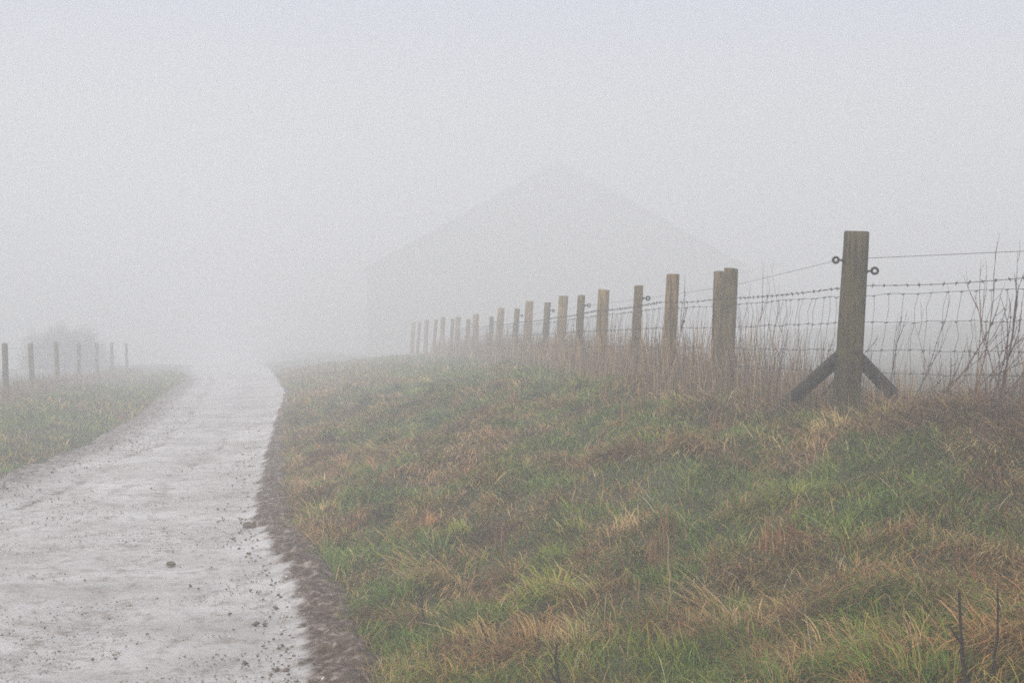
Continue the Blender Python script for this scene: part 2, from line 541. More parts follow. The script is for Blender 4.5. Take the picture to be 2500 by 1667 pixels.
half = lambda y: 0.36 * y + 1.1
turf(280000, 3.2, 30, 1.75, lambda y: np.maximum(edge_r(y) - 0.02 - .10 * (vnoise(y * 0, y, .35, 2.7) - .3), -half(y)), lambda y: np.minimum(half(y), fence_x(y) + 1.0))
turf(60000, 26, 60, 1.0, lambda y: np.maximum(edge_r(y) + 0.02, -half(y)), lambda y: fence_x(y) + 1.5, 1.2, 1.0)

# big matted tufts of long dead grass, combed down the bank
def tufts(n, ylo, yhi, xl, xh, nb, Lr, spread, pal, pdead=None, a=(0.2, 1.0), b=(0.6, 1.4), flow_sd=0.35):
    x, y = sample_region(n, ylo, yhi, 1.6, xl, xh)
    if pdead is not None:
        keep = rng.random(n) < pdead(x, y); x, y = x[keep], y[keep]; n = len(x)
    th = math.pi + 0.55 + 4.5 * (vnoise(x, y, 1.0, 6.6) - .5) + rng.normal(0, .8, n)
    Lt = rng.uniform(*Lr, n); ct = pick(pal, n, .25)
    idx = np.repeat(np.arange(n), nb); N = len(idx)
    bx = x[idx] + rng.normal(0, spread, N); by = y[idx] + rng.normal(0, spread, N)
    d = np.hypot(bx, by)
    head = th[idx] + rng.normal(0, flow_sd, N)
    a0 = rng.uniform(*a, N); a1 = a0 + rng.uniform(*b, N)
    col = ct[idx] * rng.uniform(.7, 1.35, (N, 1)) * rng.uniform(.95, 1.05, (N, 3))
    parts.append(blades("b", bx, by, ground_z(bx, by) - .005, Lt[idx] * rng.uniform(.5, 1.1, N),
                        np.maximum(.0026, 0.00042 * d) * rng.uniform(.7, 1.4, N), head, a0, np.minimum(a1, 2.0), col, 4))
XL = lambda y: np.maximum(edge_r(y) + 0.15, -half(y)); XH = lambda y: np.minimum(half(y), fence_x(y) + 0.6)
tufts(1500, 3.4, 26, XL, XH, 60, (.14, .34), .06, TANS, lambda x, y: dead_frac(x, y) ** 1.2, (.6, 1.3), (.5, 1.2), .45)
tufts(1100, 3.4, 26, XL, XH, 50, (.09, .20), .06, GREENS, lambda x, y: 1.05 - dead_frac(x, y), (0.2, .9), (.5, 1.4), 1.2)
RUST = np.array([[.26, .12, .055], [.20, .10, .05]])
tufts(60, 4, 20, XL, XH, 22, (.14, .28), .05, RUST, None, (0.0, .18), (.0, .25), 2.5)
PALE = np.array([[.5, .42, .29], [.45, .34, .22]])
tufts(900, 3.4, 14, XL, XH, 3, (.12, .35), .06, PALE, None, (0.7, 1.4), (.2, 1.0), 1.2)
def tussocks(n, ylo, yhi, nb, R_t, Lr):
    x, y = sample_region(n, ylo, yhi, 1.3, XL, XH)
    idx = np.repeat(np.arange(n), nb); N = len(idx)
    sc_ = rng.uniform(.6, 1.3, n)
    ang = rng.uniform(0, 2 * math.pi, N); rad = np.sqrt(rng.random(N)) * R_t * sc_[idx]
    bx = x[idx] + np.cos(ang) * rad * 1.3; by = y[idx] + np.sin(ang) * rad
    q = rad / (R_t * sc_[idx])
    fl = math.pi + .4 + 4.5 * (vnoise(x, y, 1.0, 6.6) - .5)
    hx = np.cos(ang) * q + .55 * np.cos(fl[idx]); hy = np.sin(ang) * q + .55 * np.sin(fl[idx])
    head = np.arctan2(hy, hx) + rng.normal(0, .3, N)
    a0 = .25 + .9 * q + rng.normal(0, .25, N); a1 = a0 + rng.uniform(.8, 1.9, N)
    df = np.clip(dead_frac(x, y) + rng.normal(0, .25, n), .05, .95)
    dead = rng.random(N) < df[idx]
    ct, cg = pick(TANS, n), pick(GREENS, n)
    col = np.where(dead[:, None], ct[idx], cg[idx]) * rng.uniform(.65, 1.4, (N, 1))
    lift = 0.07 * (1 - q ** 2) * sc_[idx]
    d = np.hypot(bx, by)
    parts.append(blades("b", bx, by, ground_z(bx, by) + lift - .01, rng.uniform(*Lr, N) * sc_[idx], np.maximum(.0028, .00045 * d) * rng.uniform(.7, 1.4, N), head, a0, np.minimum(a1, 2.3), col, 4))
tussocks(520, 3.5, 26, 200, .13, (.09, .21))
bank = join_blades("bank_grass", parts, M_BLADE)
tag(bank, "tousled green and tan winter grass covering the right bank", "grass", kind="stuff")

parts = []
lhalf = lambda y: -0.36 * y - 1.5
turf(80000, 13, 60, 1.2, lambda y: np.maximum(lfence_x(y) - 2.5, lhalf(y)), lambda y: edge_l(y) - 0.02, 1.1, 1.0, -0.45)
o = join_blades("verge_grass", parts, M_BLADE)
tag(o, "olive green grass on the verge left of the chalk track", "grass", kind="stuff")

# tall dry stalks growing through the fence netting
def fence_line_stalks(n, ylo, yhi, fxfun, side, hr, pal, name, label, pw=0.8, sd=.22):
    e = 1 - pw
    u = rng.random(n); y = (ylo ** e + u * (yhi ** e - ylo ** e)) ** (1 / e)
    clump = vnoise(y * 3.1, y * 0, 1.0, 3.3)
    x = fxfun(y) + rng.normal(side, sd, n)
    d = np.hypot(x, y)
    L = rng.uniform(*hr, n) * (0.45 + 0.85 * clump) * rng.uniform(.5, 1, n)
    W = np.maximum(.0035, .00042 * d) * rng.uniform(.6, 1.3, n)
    head = rng.uniform(0, 2 * math.pi, n)
    a0 = np.abs(rng.normal(0, .14, n)); a1 = a0 + np.abs(rng.normal(0, .22, n))
    return blades(name, x, y, ground_z(x, y) - .01, L, W, head, a0, a1, pick(pal, n, .3), 4)
STALK = np.array([[.30, .21, .11], [.24, .16, .09], [.17, .115, .075], [.36, .26, .14], [.13, .085, .055]])
p1 = fence_line_stalks(3200, 7.0, 12.8, fence_x, 0.3, (.15, .6), STALK, "", "", 0.8, .25)
p2 = fence_line_stalks(10500, 12.8, 50, fence_x, 0.05, (.2, .95), STALK, "", "", 0.8, .28)
# low matted mounds of rusty grass at the foot of the fence right of the strainer
mx, my = [], []
for (cx, cy, sx_, sy_, k) in ((2.95, 9.6, .32, .25, 2600), (3.35, 9.0, .3, .3, 2600), (2.2, 11.6, .2, .5, 900), (3.0, 8.5, .2, .2, 500)):
    mx.append(rng.normal(cx, sx_, k)); my.append(rng.normal(cy, sy_, k))
mx = np.concatenate(mx); my = np.concatenate(my); N = len(mx)
p3 = blades("", mx, my, ground_z(mx, my), rng.uniform(.16, .36, N), rng.uniform(.003, .006, N),
            math.pi + .2 + rng.normal(0, 1.1, N), rng.uniform(.2, 1.2, N), rng.uniform(1.2, 1.9, N),
            pick(np.array([[.24, .14, .07], [.36, .23, .11], [.12, .07, .04], [.30, .22, .10]]), N, .3), 4)
p4 = fence_line_stalks(420, 10.8, 16, fence_x, 0.05, (.75, 1.05), np.array([[.17, .12, .08], [.12, .08, .055], [.24, .17, .1]]), "", "", 0.8, .22)
p5 = fence_line_stalks(110, 7.5, 10.3, fence_x, 0.15, (.6, .95), np.array([[.17, .12, .08], [.10, .065, .05]]), "", "", 0.8, .22)
o = join_blades("dry_stalks", [p1, p2, p3, p4, p5], M_BLADE)
tag(o, "tall dry brown stalks and matted grass growing through the right fence", "dry grass", kind="stuff")
p = fence_line_stalks(5000, 24, 62, lfence_x, 0.1, (.2, .5), STALK, "", "", 0.6, .35)
o = join_blades("dry_stalks", [p], M_BLADE)
tag(o, "low dry brown growth at the foot of the left fence posts", "dry grass", kind="stuff")

# ------------------------------------------------------------------ fence on the right bank
def gz(x, y): return float(ground_z(np.array([x]), np.array([y]))[0])

def post_mesh(base, top, r, seed, sides=20, square=0.0, spin=0.0, taper=0.94):
    rr = random.Random(seed)
    base, top = Vector(base), Vector(top)
    n = 14
    ph = [rr.uniform(0, 6.28) for _ in range(4)]
    bend = Vector((rr.uniform(-1, 1), rr.uniform(-1, 1), 0)) * 0.006
    def shp(an, i):
        v = 1 + .025 * math.sin(3 * an + ph[0]) + .02 * math.sin(5 * an + ph[1] + i * .15) + .012 * math.sin(9 * an + ph[2]) + rr.uniform(-.012, .012)
        if square:
            q = (abs(math.cos(an)) ** 6 + abs(math.sin(an)) ** 6) ** (-1 / 6)
            v *= 1 + square * (q - 1)
        return v
    pts = [base.lerp(top, i / (n - 1)) + bend * math.sin(math.pi * i / (n - 1)) for i in range(n)]
    rad = [r * (1 + (taper - 1) * i / (n - 1)) for i in range(n)]
    # worn top edge
    up = (top - base).normalized()
    pts += [top + up * 0.008]; rad += [r * taper * 0.93]
    m = MB(); m.tube(pts, rad, sides, True, shp, spin)
    # saw-cut slant of the top
    k = len(m.v) - sides
    sl = Vector((rr.uniform(-.12, .12), rr.uniform(-.12, .12), 0))
    for i in range(k - sides, len(m.v)):
        dv = m.v[i] - top
        m.v[i] = m.v[i] + Vector((0, 0, 1)) * sl.dot(dv)
    return m

FB = Vector((2.54, 10.5, gz(2.54, 10.5)))
fence = empty("wire_fence", FB)
tag(fence, "post and wire netting fence with barbed strand on top of the right bank", "fence")
def lean_post(x, y, ztop, r, lean, name, mat, seed, sq=0, spin=0, taper=.95):
    zb = gz(x, y) - 0.25
    dx = lean * (ztop - zb)
    m = post_mesh((x - dx * .5, y, zb), (x + dx * .5, y, ztop), r, seed, 20, sq, spin, taper)
    return m.build(name, mat, fence, (x, y, zb + .25), True)

# strainer (corner) post
strainer = MB()
sbase, stop = Vector((2.445, 10.5, 0.85)), Vector((2.545, 10.5, 2.405))
strainer = post_mesh(sbase, stop, .098, 3, 24, .55, .62, .90)
sp = strainer.build("strainer_post", M_STRAIN, fence, (2.46, 10.5, 1.1), True)
sp["label"] = "thick weathered strainer post at the corner of the fence"
nt_ = MB(); nt_.box((2.515, 10.405, 1.528), (.075, .03, .012), 0.1)
nt_.build("notch", M_STEM, sp, (2.515, 10.405, 1.53))

def ring_insulator(parent, p, d, R=.027, axis=(0.15, 1, 0)):
    p = Vector(p); d = Vector(d).normalized()
    m = MB()
    m.tube([p - d * .03, p + d * .035], [.009, .007], 8)
    m.tube([p - d * .004, p + d * .008], [.018, .014], 10)
    m.torus(p + d * (.035 + R), axis, R, .0095, 20, 8)
    return m.build("ring_insulator", M_PLASTIC, parent, tuple(p), True)
ring_insulator(sp, (2.435, 10.46, 2.197), (-1, -.1, .02), .020)
ring_insulator(sp, (2.605, 10.44, 2.115), (1, -.1, .05), .022)

def strut(p0, p1, r, seed):
    m = post_mesh(p0, p1, r, seed, 16, 0, 0, 1.0)
    return m.build("strut", M_STRUT, fence, tuple(p0), True)
strut((2.03, 11.6, 0.90), (2.45, 10.56, 1.50), .053, 8)
strut((3.22, 11.0, 0.92), (2.56, 10.56, 1.49), .051, 9)

thick = [(13.4, .1512, 2.28, .070), (14.5, .1105, 2.275, .070), (18.6, .0624, 2.27, .078), (22.7, .0343, 2.32, .078), (26.8, .011, 2.355, .078),
         (31, -.0089, 2.32, .076), (35, -.0257, 2.27, .076), (39, -.0386, 2.27, .075), (43, -.0493, 2.33, .075), (47, -.0606, 2.30, .075), (51.5, -.070, 2.27, .075)]
thin = [(14.15, .1432, 2.29, .052), (16.5, .0866, 2.24, .055), (20.3, .0471, 2.25, .056), (24.0, .0233, 2.25, .056), (27.8, .0021, 2.23, .056),
        (33, -.015, 2.17, .055), (37, -.0315, 2.17, .055), (41, -.0425, 2.25, .055), (45, -.0545, 2.28, .055), (49, -.066, 2.25, .055)]
def push(rows_): return [(far_d(d), k, 1.6 + (zt - 1.6) * far_d(d) / d, r * far_d(d) / d) for d, k, zt, r in rows_]
thick = push(thick); thin = push(thin)
rp = random.Random(5)
for i, (d, k, zt, r) in enumerate(thick):
    x = k * d
    lean_post(x, d, zt, r, .045 + rp.uniform(-.02, .02), "post", M_POSTG if i == 0 else M_POST, 40 + i)
for i, (d, k, zt, r) in enumerate(thin):
    x = k * d
    po = lean_post(x, d, zt, r, .06 + rp.uniform(-.02, .03), "post", M_POSTG, 70 + i)
    if i in (1, 2, 3, 4, 5, 6):
        ring_insulator(po, (x + .055 + .035, d - .02, zt - .14), (1, -.05, 0), .021)

# run of the wires: corner -> left/away, corner -> right/towards the viewer
left_run = [(2.47, 10.60)] + [(k * d + .0, d) for d, k, _, _ in thick]
right_run = [(2.57, 10.45), (3.31, 9.2), (4.37, 7.4), (5.4, 5.6)]
def run_pts(run, z, step, z_end=None, sag=0.0, ymax=99):
    out = []
    for (a, b) in zip(run[:-1], run[1:]):
        L = math.hypot(b[0] - a[0], b[1] - a[1]); n = max(2, int(L / step))
        for i in range(n):
            t = i / n
            out.append((a[0] + (b[0] - a[0]) * t, a[1] + (b[1] - a[1]) * t, z - sag * math.sin(math.pi * t)))
    out.append((run[-1][0], run[-1][1], z))
    return [p for p in out if p[1] < ymax]
# offset wires to the field side of the posts (right-hand side) slightly
def off(run, dx): return [(x + dx, y) for x, y in run]
LR = off(left_run, -.085); LR[0] = left_run[0]

# netting
def netting(run, ymax, name):
    m = MB()
    rows = [1.935, 1.735, 1.535, 1.375, 1.255, 1.165]
    rn = random.Random(3)
    base = run_pts(run, 0, .125, ymax=ymax)
    wob = [[rn.uniform(-.006, .006) for _ in rows] for _ in base]
    for ri, z in enumerate(rows):
        m.tube([(p[0], p[1], z + wob[i][ri] + (0.004 * math.sin(i * .23 + ri) + 0.004 * math.sin(i * .9 + 2 * ri))) for i, p in enumerate(base)], .0017, 4, False)
    for i, p in enumerate(base):
        pts = []
        sh = rn.uniform(-.012, .012)
        for ri, z in enumerate(rows):
            pts.append((p[0] + .012 * math.sin(ri * 1.9 + i * .3) + sh - 0.018 * ri, p[1], z + wob[i][ri]))
            if ri < len(rows) - 1:
                zz = (z + rows[ri + 1]) / 2
                pts.append((p[0] + .016 * math.sin(ri * 1.3 + i * .9) + sh - 0.018 * (ri + .5), p[1], zz))
        m.tube(pts, .0015, 4, False)
        for ri in (0, 1, 2, 3):
            q = pts[2 * ri]
            m.tube([(q[0] - .012, q[1] + .002, q[2] - .004), (q[0] + .012, q[1] - .002, q[2] + .004)], .0035, 5)
    return m.build(name, M_WIRE, fence, (run[0][0], run[0][1], 1.1))
netting(LR, 44, "netting")
netting(right_run, 99, "netting")
def barbed(run, z, ymax):
    m = MB()
    P = [Vector(p) for p in run_pts(run, z, .055, sag=.015, ymax=ymax)]
    m.tube(P, .0026, 5, False)
    rb = random.Random(17)
    for i in range(1, len(P) - 1):
        t = (P[i + 1] - P[i - 1]).normalized()
        if i % 2 == 0:
            for s in (-1, 1):
                a = rb.uniform(0, 6.28)
                d = Vector((0, 0, 1)) * math.cos(a) + t.cross(Vector((0, 0, 1))) * math.sin(a) + t * .3 * s
                d.normalize()
                m.tube([P[i] - d * .017, P[i] + d * .017], .0024, 4)
            m.tube([P[i] - t * .009, P[i] + t * .009], .0048, 5)
    return m.build("barbed_wire", M_RUST, fence, tuple(P[0]))
barbed(LR, 2.0, 42)
barbed(right_run, 2.01, 99)
m = MB(); m.tube([(2.41, 10.45, 2.2), (2.10, 13.5, 2.13)] + [(k * d + .13, d, zt - .14) for d, k, zt, _ in thin[1:7]], .0016, 4, False)
m.build("electric_wire", M_WIRE, fence, (2.41, 10.45, 2.2))
m = MB(); m.tube([(2.53, 10.40, 2.205), (3.31, 9.12, 2.18), (4.37, 7.3, 2.16), (5.4, 5.5, 2.15)], .0019, 4, False)
m.build("electric_wire", M_WIRE, fence, (2.53, 10.4, 2.2))
# next posts of the right-hand run, just outside the picture
for i, (x, y) in enumerate([(4.37, 7.4), (5.4, 5.6)]):
    lean_post(x, y, 2.25, .065, .03, "post", M_POST, 90 + i)

# ------------------------------------------------------------------ left fence
lf0 = (-10.3, 29, gz(-10.3, 29))
lfence = empty("wire_fence", lf0)
tag(lfence, "faint row of slim dark posts on the left verge fading into the fog", "fence")
lpost = [(-9.45, 25), (-10.33, 29), (-11.3, 33.5), (-12.15, 38), (-13.1, 43), (-14.0, 48), (-14.9, 53), (-15.7, 58)]
for i, (x, y) in enumerate(lpost):
    zb = gz(x, y); zt = 1.58 - .002 * (y - 29) + rp.uniform(-.03, .03)
    ln = -.035 + rp.uniform(-.02, .02)
    mm = post_mesh((x + .02, y, zb - .2), (x + .02 + ln * 1.2, y, zt), .062, 120 + i)
    mm.build("post", M_POSTG, lfence, (x, y, zb), True)
for z in (1.45, 1.25, 1.0, .8):
    m = MB(); m.tube([(x + .07, y, z) for x, y in lpost], .002, 4, False)
    m.build("wire", M_WIRE, lfence, (lpost[0][0], lpost[0][1], z))

# ------------------------------------------------------------------ twigs, brambles and stems
def cane(m, p, az_, a0, a1, L, r, rr, depth=0, seg=9, br=3):
    pts = [Vector(p)]; q = Vector(p)
    for i in range(seg):
        t = i / (seg - 1)
        a = a0 + (a1 - a0) * t + rr.uniform(-.06, .06)
        az2 = az_ + rr.uniform(-.12, .12)
        d = Vector((math.cos(az2) * math.sin(a), math.sin(az2) * math.sin(a), math.cos(a)))
        q = q + d * (L / seg); pts.append(q)
    m.tube(pts, [r * (1 - .75 * i / seg) for i in range(seg + 1)], 5)
    for i in range(2, seg):           # buds
        if rr.random() < .5:
            m.tube([pts[i] - Vector((0, 0, r * .9)), pts[i] + Vector((0, 0, r * .9))], r * 1.25, 5)
    if depth < 2:
        for _ in range(br):
            i = rr.randint(3, seg - 1)
            cane(m, pts[i], az_ + rr.uniform(-1.0, 1.0), a0 + rr.uniform(-.5, .45), a1 + rr.uniform(-.5, .3), L * rr.uniform(.25, .5), r * .55, rr, depth + 1, 6, 1 if depth == 0 else 0)

def bramble(x, y, canes, label, mat, seed, group=None):
    rr = random.Random(seed)
    z = gz(x, y)
    m = MB()
    for (dx, dy, az_, a0, a1, L, r) in canes:
        cane(m, (x + dx, y + dy, gz(x + dx, y + dy) - .02), az_, a0, a1, L, r, rr)
    o = m.build("bramble", mat, None, (x, y, z))
    return tag(o, label, "bramble", group)
R_ = 0.0; Lf = math.pi; AW = math.pi / 2
bramble(2.75, 9.9, [(0, 0, .25, 1.05, .40, 1.1, .009), (.02, .05, .1, .85, .9, .75, .007), (-.15, .2, .3, .30, .15, .85, .0055), (-.1, .25, .2, .95, .8, .62, .0055), (.12, -.1, .3, 1.1, .7, 1.0, .0075), (-.02, .1, 0, .5, .25, .8, .005)],
        "dark arching bramble cane climbing to the right beside the foot of the strainer post", M_TWIG, 21)
bramble(3.02, 9.0, [(0, 0, .3, .30, .10, 1.02, .009), (.03, .0, 0, .18, .15, .9, .006), (-.06, .05, .3, .5, .05, .92, .006), (-.2, .1, .2, 1.0, .6, .85, .006), (.1, -.1, .4, .8, .3, .8, .005), (-.25, .1, .1, 1.1, .75, .8, .006)],
        "tallest dark branching twigs standing in front of the netting at the right edge", M_TWIG, 22)
bramble(2.98, 9.4, [(0, 0, .3, .40, .10, 1.0, .006), (.05, 0, .5, .2, .1, .98, .004), (.02, .1, .1, .9, .5, .8, .005), (-.12, .1, 2.6, .2, .3, .7, .004), (-.1, .1, .2, .95, .55, .85, .0055)],
        "reddish upright twigs reaching the barbed wire, left of the tallest ones", M_TWIG2, 23)
bramble(3.25, 9.3, [(0, 0, .5, .7, .5, .9, .007), (.05, .1, 2.9, .3, .2, .9, .006), (-.1, .1, .2, 1.2, .8, .6, .004), (.1, -.3, .4, 1.1, .7, .6, .004), (-.2, 0, .3, .9, .5, .85, .005), (.0, -.2, .1, .6, .2, .8, .0045), (-.3, .1, .2, 1.2, 1.0, .7, .005)],
        "low tangle of thin twigs at the right edge behind the matted grass", M_TWIG2, 24)
bramble(2.15, 10.9, [(0, 0, .2, .95, .35, .95, .008), (-.1, .3, 0, .15, .2, .9, .004), (-.15, .3, .2, .1, .3, .95, .003)],
        "thin dark cane slanting up to the netting just left of the strainer post", M_TWIG, 25)
bramble(1.98, 12.2, [(0, 0, .3, .12, .3, 1.0, .005), (.05, 0, 2.8, .1, .1, .9, .004), (.15, -.1, .2, .1, .25, .95, .0035)],
        "upright brown stems in the netting halfway between strainer post and doubled posts", M_TWIG2, 26)
bramble(1.36, 13.9, [(0, -.2, .2, .45, .22, 1.0, .010)],
        "long crooked dead stem leaning across the third post from the strainer", M_TWIG, 27)
bramble(1.12, 15.6, [(0, 0, .2, .5, .2, .8, .006), (.1, 0, .1, .1, .2, .7, .004)],
        "leaning twig in dry grass to the left of the slim insulator post", M_TWIG2, 28)

def stem(x, y, h, r, lean_x, lean_y, label, mat, seed, fork=False):
    rr = random.Random(seed); z = gz(x, y) - .02
    m = MB(); pts = []
    n = 8
    for i in range(n):
        t = i / (n - 1)
        pts.append((x + lean_x * t + rr.uniform(-.006, .006), y + lean_y * t, z + h * t))
    m.tube(pts, [r * (1 - .6 * i / n) * (1 + .15 * math.sin(2.3 * i)) for i in range(n)], 6)
    if fork:
        k = int(n * .55)
        b = Vector(pts[k])
        m.tube([b, b + Vector((-.02, -.01, .02)), b + Vector((-.045, -.01, .06))], [r * .8, r * .6, r * .35], 5)
    o = m.build("dead_stem", mat, None, (x, y, z))
    return tag(o, label, "dead stem")
def at(px, d): return (px - 1176) / 3267 * d
stem(at(2222, 4.75), 4.75, .40, .0085, -.025, .02, "thickest black stem poking out of the grass at the lower right", M_STEM, 1, True)
stem(at(2284, 4.75), 4.75, .385, .0065, .012, .0, "straight black stem at the lower right, right of the thickest one", M_STEM, 2)
stem(at(1297, 5.6), 5.6, .36, .0085, -.035, .02, "forked black stem near the bottom centre of the bank", M_STEM, 3, True)
stem(at(984, 7.6), 7.6, .30, .008, -.05, .0, "short dark stem leaning left on the lower left of the bank", M_STEM, 4)
stem(at(1128, 6.6), 6.6, .20, .005, -.045, .0, "small dark stem leaning left, halfway between the forked stem and the muddy edge", M_STEM, 5)
stem(at(1085, 5.6), 5.6, .16, .0055, -.09, .0, "bottommost dark twig leaning left near the muddy track edge", M_STEM, 6)
stem(at(1138, 5.6), 5.6, .17, .0055, -.05, .0, "dark twig at the bottom edge between the forked stem and the bottommost twig", M_STEM, 7)
stem(at(1490, 7.4), 7.4, .16, .005, -.09, .0, "short dark twig slanting left in the middle of the bank", M_STEM, 8)
stem(at(1542, 6.8), 6.8, .36, .004, -.02, .0, "pale straw stalk standing in the middle of the bank", M_STRAW, 9)
stem(at(1218, 8.2), 8.2, .42, .005, -.03, .0, "tall thin brown stalk left of centre on the bank", M_TWIG2, 10)
stem(at(1505, 12.6), 12.6, .42, .0075, .05, .0, "brown stick rising from grass in front of the third post", M_TWIG2, 12)
stem(at(2240, 8.2), 8.2, .55, .006, .10, .1, "long dark stalk rising from green grass below the right-hand netting", M_TWIG, 13)

# ------------------------------------------------------------------ clods on the track
def clod(x, y, sx_, sy_, sz_, label, mat, seed, z=None, name="earth_clod"):
    rr = np.random.default_rng(seed)
    import bmesh
    bm = bmesh.new()
    bmesh.ops.create_icosphere(bm, subdivisions=3, radius=1)
    ph = rr.uniform(0, 6, 6)
    for v in bm.verts:
        c = v.co
        f = 1 + .22 * math.sin(3 * c.x + ph[0]) * math.cos(2.5 * c.y + ph[1]) + .14 * math.sin(6 * c.y + ph[2] + 3 * c.z) + .09 * math.sin(11 * c.x + ph[3]) * math.sin(9 * c.z + ph[4])
        v.co = Vector((c.x * sx_ * f, c.y * sy_ * f, max(c.z, -.35) * sz_ * f))
    me = bpy.data.meshes.new(name); bm.to_mesh(me); bm.free()
    me.materials.append(mat)
    o = bpy.data.objects.new(name, me); C.objects.link(o)
    o.location = (x, y, (float(zroad(y)) if z is None else z) + sz_ * .2)
    return tag(o, label, "clod")
clod(at(392, 10.05), 10.05, .032, .03, .022, "small dark earth clod lying alone on the chalk track", M_CLOD, 3)
clod(at(572, 11.9), 11.9, .055, .04, .03, "larger dark earth clod at the right edge of the chalk track", M_CLOD, 4, z=.05)
clod(at(583, 11.85), 11.85, .022, .03, .042, "small upright earth crumb beside the larger clod at the track edge", M_CLOD, 6, z=.05)

# loose crumbs of mud and chalk along the track edges: nobody could count them
def crumbs(n, fx_, ylo, yhi, pw, size, name, label, mat):
    u = rng.random(n); e = 1 - pw
    y = (ylo ** e + u * (yhi ** e - ylo ** e)) ** (1 / e)
    x = fx_(y, n)
    zt = np.maximum(zroad(y) + 0.03 * (vnoise(x, y, .5, 1.1) - .5) + .012, ground_z(x, y))
    s = size * rng.lognormal(0, .38, n)
    base = np.array([[1, 0, 0], [-1, 0, 0], [0, 1, 0], [0, -1, 0], [0, 0, .7], [0, 0, -.7]])
    th = rng.uniform(0, 6.28, n)
    V = base[None] * s[:, None, None] * rng.uniform(.5, 1.4, (n, 6, 1))
    V[:, :4, 2] += rng.uniform(-.3, .3, (n, 4)) * s[:, None]
    c, sn = np.cos(th)[:, None], np.sin(th)[:, None]
    X = V[..., 0] * c - V[..., 1] * sn; Yv = V[..., 0] * sn + V[..., 1] * c
    V = np.stack([X + x[:, None], Yv + y[:, None], V[..., 2] + zt[:, None]], -1)
    tri = np.array([[0, 2, 4], [2, 1, 4], [1, 3, 4], [3, 0, 4], [2, 0, 5], [1, 2, 5], [3, 1, 5], [0, 3, 5]])
    li = (tri[None] + (np.arange(n) * 6)[:, None, None]).ravel()
    o = fast_mesh(name, V.reshape(-1, 3), li, np.arange(len(li) // 3) * 3, mat)
    return tag(o, label, "crumbs", kind="stuff")
crumbs(1500, lambda y, n: edge_r(y) - np.abs(rng.normal(.10, .22, n)), 5.5, 24, 1.2, .009, "mud_crumbs", "brown mud crumbs scattered along the right edge of the track", M_CLOD)
crumbs(700, lambda y, n: edge_r(y) - np.abs(rng.normal(.12, .25, n)), 5.5, 24, 1.2, .007, "chalk_crumbs", "pale chalk crumbs lying in the muddy track edge", M_CHALK)
crumbs(500, lambda y, n: edge_l(y) + rng.uniform(-.1, 1.0, n), 13, 30, 1.2, .010, "rubble_crumbs", "grey rubble crumbs along the left edge of the track", M_CLOD)
M_GRAV = mat_flat("grey_gravel", (0.30, 0.27, 0.23), 0.4, 40, 0.9)
def patchy(y, n):
    x = edge_l(y) + rng.random(n) * (edge_r(y) - edge_l(y) - .2)
    q = vnoise(x, y, .7, 5.5) * .6 + vnoise(x, y, .25, 8.5) * .4
    return np.where(q > .5, x, edge_r(y) - .25 * rng.random(n))
crumbs(16000, patchy, 5.5, 26, 1.3, .0045, "track_gravel", "fine grey gravel pressed into the chalk track in loose patches", M_GRAV)
crumbs(6000, patchy, 5.5, 22, 1.3, .0045, "track_grit", "fine brown grit lying in patches on the chalk track", M_CLOD)
crumbs(350, lambda y, n: edge_l(y) + rng.random(n) * (edge_r(y) - edge_l(y)), 5.5, 20, 1.2, .006, "grit_crumbs", "dark grit scattered over the chalk track", M_CLOD)

# ------------------------------------------------------------------ bush on the left
M_BUSH = mat_flat("bare_bush_twigs", (0.10, 0.08, 0.065), 0.3, 20)
def make_bush(x, y, w_, h_, label, seed, N=26000):
    rr = random.Random(seed); z = gz(x, y)
    m = MB()
    for i in range(26):
        a = rr.uniform(0, 6.28); rad = rr.random() ** .5 * w_ * .32
        bx, by = x + math.cos(a) * rad, y + math.sin(a) * rad * .7
        env = math.sqrt(max(.15, 1 - (rad / (w_ * .5)) ** 2))
        cane(m, (bx, by, gz(bx, by)), a, rr.uniform(.0, .3) + rad * .15, rr.uniform(.3, .9), h_ * env * rr.uniform(.8, 1.05), .022, rr, 0, 8, 5)
    r0 = np.random.default_rng(seed)
    # fine twig ends filling the bush
    u = r0.normal(0, 1, (N, 3)); u /= np.linalg.norm(u, axis=1)[:, None]
    rad = r0.random(N) ** .4
    lob = 1 + .14 * np.sin(5 * np.arctan2(u[:, 1], u[:, 0]) + 2 * u[:, 2]) + .1 * np.sin(11 * u[:, 0] + 3)
    px = x + u[:, 0] * rad * w_ * .5 * lob; py = y + u[:, 1] * rad * w_ * .38 * lob; pz = z + .1 + np.abs(u[:, 2]) * rad * h_ * .92 * lob
    for i in range(N):
        d = Vector((u[i, 0], u[i, 1], abs(u[i, 2]) + .4)) + Vector([rr.uniform(-.5, .5) for _ in range(3)])
        d.normalize(); p = Vector((px[i], py[i], pz[i])); s = Vector((rr.uniform(-1, 1), rr.uniform(-1, 1), rr.uniform(-1, 1))).normalized() * .009
        m.add([p - s, p + s, p + d * rr.uniform(.12, .3)], [(0, 1, 2)])
    o = m.build("bush", M_BUSH, None, (x, y, z))
    return tag(o, label, "bush")
make_bush(-22.0, 70, 4.4, 2.1, "rounded bare bush fading into fog behind the left fence posts", 3)


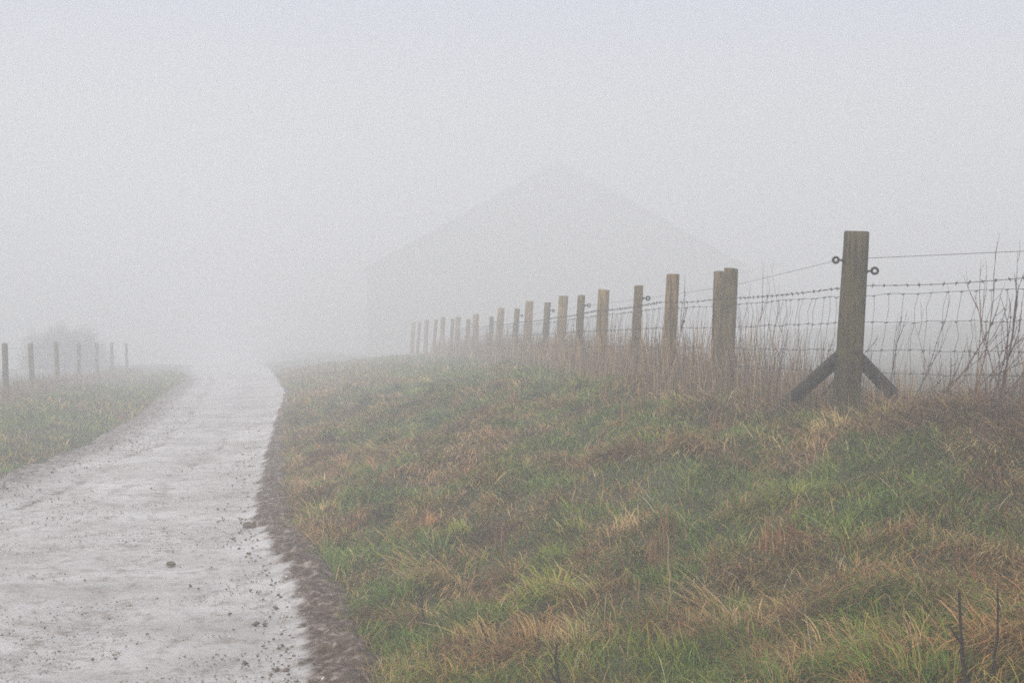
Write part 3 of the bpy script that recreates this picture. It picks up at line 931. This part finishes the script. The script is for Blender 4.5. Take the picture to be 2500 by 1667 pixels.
# ------------------------------------------------------------------ barn, almost lost in the fog
M_BOARD = mat_wood("barn_boards", (0.07, 0.06, 0.05), (0.14, 0.125, 0.11), (0.1, 0.1, 0.08), 0.3)
M_ROOF = mat_flat("barn_roof_sheet", (0.13, 0.125, 0.12), 0.2, 3, .7)
BX, BY, BZ = 4.5, 138, 0.3
barn = empty("barn", (BX, BY, BZ))
tag(barn, "large gabled barn almost lost in the fog behind the fence", "barn")
HW, EAVE, APEX, DEPTH = 18.5, 8.3, 18.6, 30
def gable(y0, name, door=False):
    m = MB(); n = 60
    for i in range(n):            # upright boards, each a little proud or shy
        x0 = -HW + 2 * HW * i / n; x1 = x0 + 2 * HW / n - .02
        h0 = EAVE + (APEX - EAVE) * (1 - abs(x0) / HW); h1 = EAVE + (APEX - EAVE) * (1 - abs(x1) / HW)
        b0 = 0.0
        if door and abs((x0 + x1) / 2) < 2.6: b0 = 4.2
        yy = BY + y0 + (.02 if i % 2 else 0)
        vs = [(BX + x0, yy, BZ + b0), (BX + x1, yy, BZ + b0), (BX + x1, yy, BZ + h1), (BX + x0, yy, BZ + h0)]
        vs += [(a, b + .05, c) for a, b, c in vs]
        m.add(vs, [(0, 1, 2, 3), (7, 6, 5, 4), (1, 0, 4, 5), (2, 1, 5, 6), (3, 2, 6, 7), (0, 3, 7, 4)])
    return m.build(name, M_BOARD, barn, (BX, BY + y0, BZ))
gable(0, "gable_wall", True); gable(DEPTH, "gable_wall")
for s in (-1, 1):
    m = MB(); m.box((BX + s * HW, BY + DEPTH / 2, BZ + EAVE / 2), (.15, DEPTH - .2, EAVE))
    m.build("side_wall", M_BOARD, barn, (BX + s * HW, BY + DEPTH / 2, BZ))
    m = MB()
    ov = .5; sl = (APEX - EAVE) / HW
    xe, ze = HW + ov, EAVE - sl * ov
    y0, y1 = BY - .6, BY + DEPTH + .6
    vs = [(BX, y0, BZ + APEX + .05), (BX + s * xe, y0, BZ + ze + .05), (BX + s * xe, y1, BZ + ze + .05), (BX, y1, BZ + APEX + .05)]
    vs += [(a, b, c + .16) for a, b, c in vs]
    m.add(vs, [(0, 1, 2, 3), (7, 6, 5, 4), (1, 0, 4, 5), (2, 1, 5, 6), (3, 2, 6, 7), (0, 3, 7, 4)])
    m.build("roof_slope", M_ROOF, barn, (BX, BY, BZ + APEX))
m = MB(); m.box((BX - 1.32, BY - .08, BZ + 2.1), (2.6, .08, 4.2)); m.build("door", M_BOARD, barn, (BX - 1.3, BY, BZ))
m = MB(); m.box((BX + 1.32, BY - .08, BZ + 2.1), (2.6, .08, 4.2)); m.build("door", M_BOARD, barn, (BX + 1.3, BY, BZ))

# ------------------------------------------------------------------ fog
def haze_box():
    me = bpy.data.meshes.new("haze")
    x0, x1, y0, y1, z0, z1 = -310, 310, -310, 310, -8, 20.6
    v = [(x0, y0, z0), (x1, y0, z0), (x1, y1, z0), (x0, y1, z0), (x0, y0, z1), (x1, y0, z1), (x1, y1, z1), (x0, y1, z1)]
    me.from_pydata(v, [], [(3, 2, 1, 0), (4, 5, 6, 7), (0, 1, 5, 4), (1, 2, 6, 5), (2, 3, 7, 6), (3, 0, 4, 7)])
    m = bpy.data.materials.new("fog_air"); m.use_nodes = True
    n = m.node_tree; n.nodes.clear()
    out = n.nodes.new("ShaderNodeOutputMaterial"); pv = n.nodes.new("ShaderNodeVolumePrincipled")
    pv.inputs["Color"].default_value = (0.955, 0.982, 1.0, 1)
    pv.inputs["Density"].default_value = HAZE_DENSITY
    pv.inputs["Anisotropy"].default_value = 0.0
    n.links.new(pv.outputs[0], out.inputs["Volume"])
    me.materials.append(m)
    o = bpy.data.objects.new("haze", me); C.objects.link(o)
    return tag(o, kind="stuff")
haze_box()
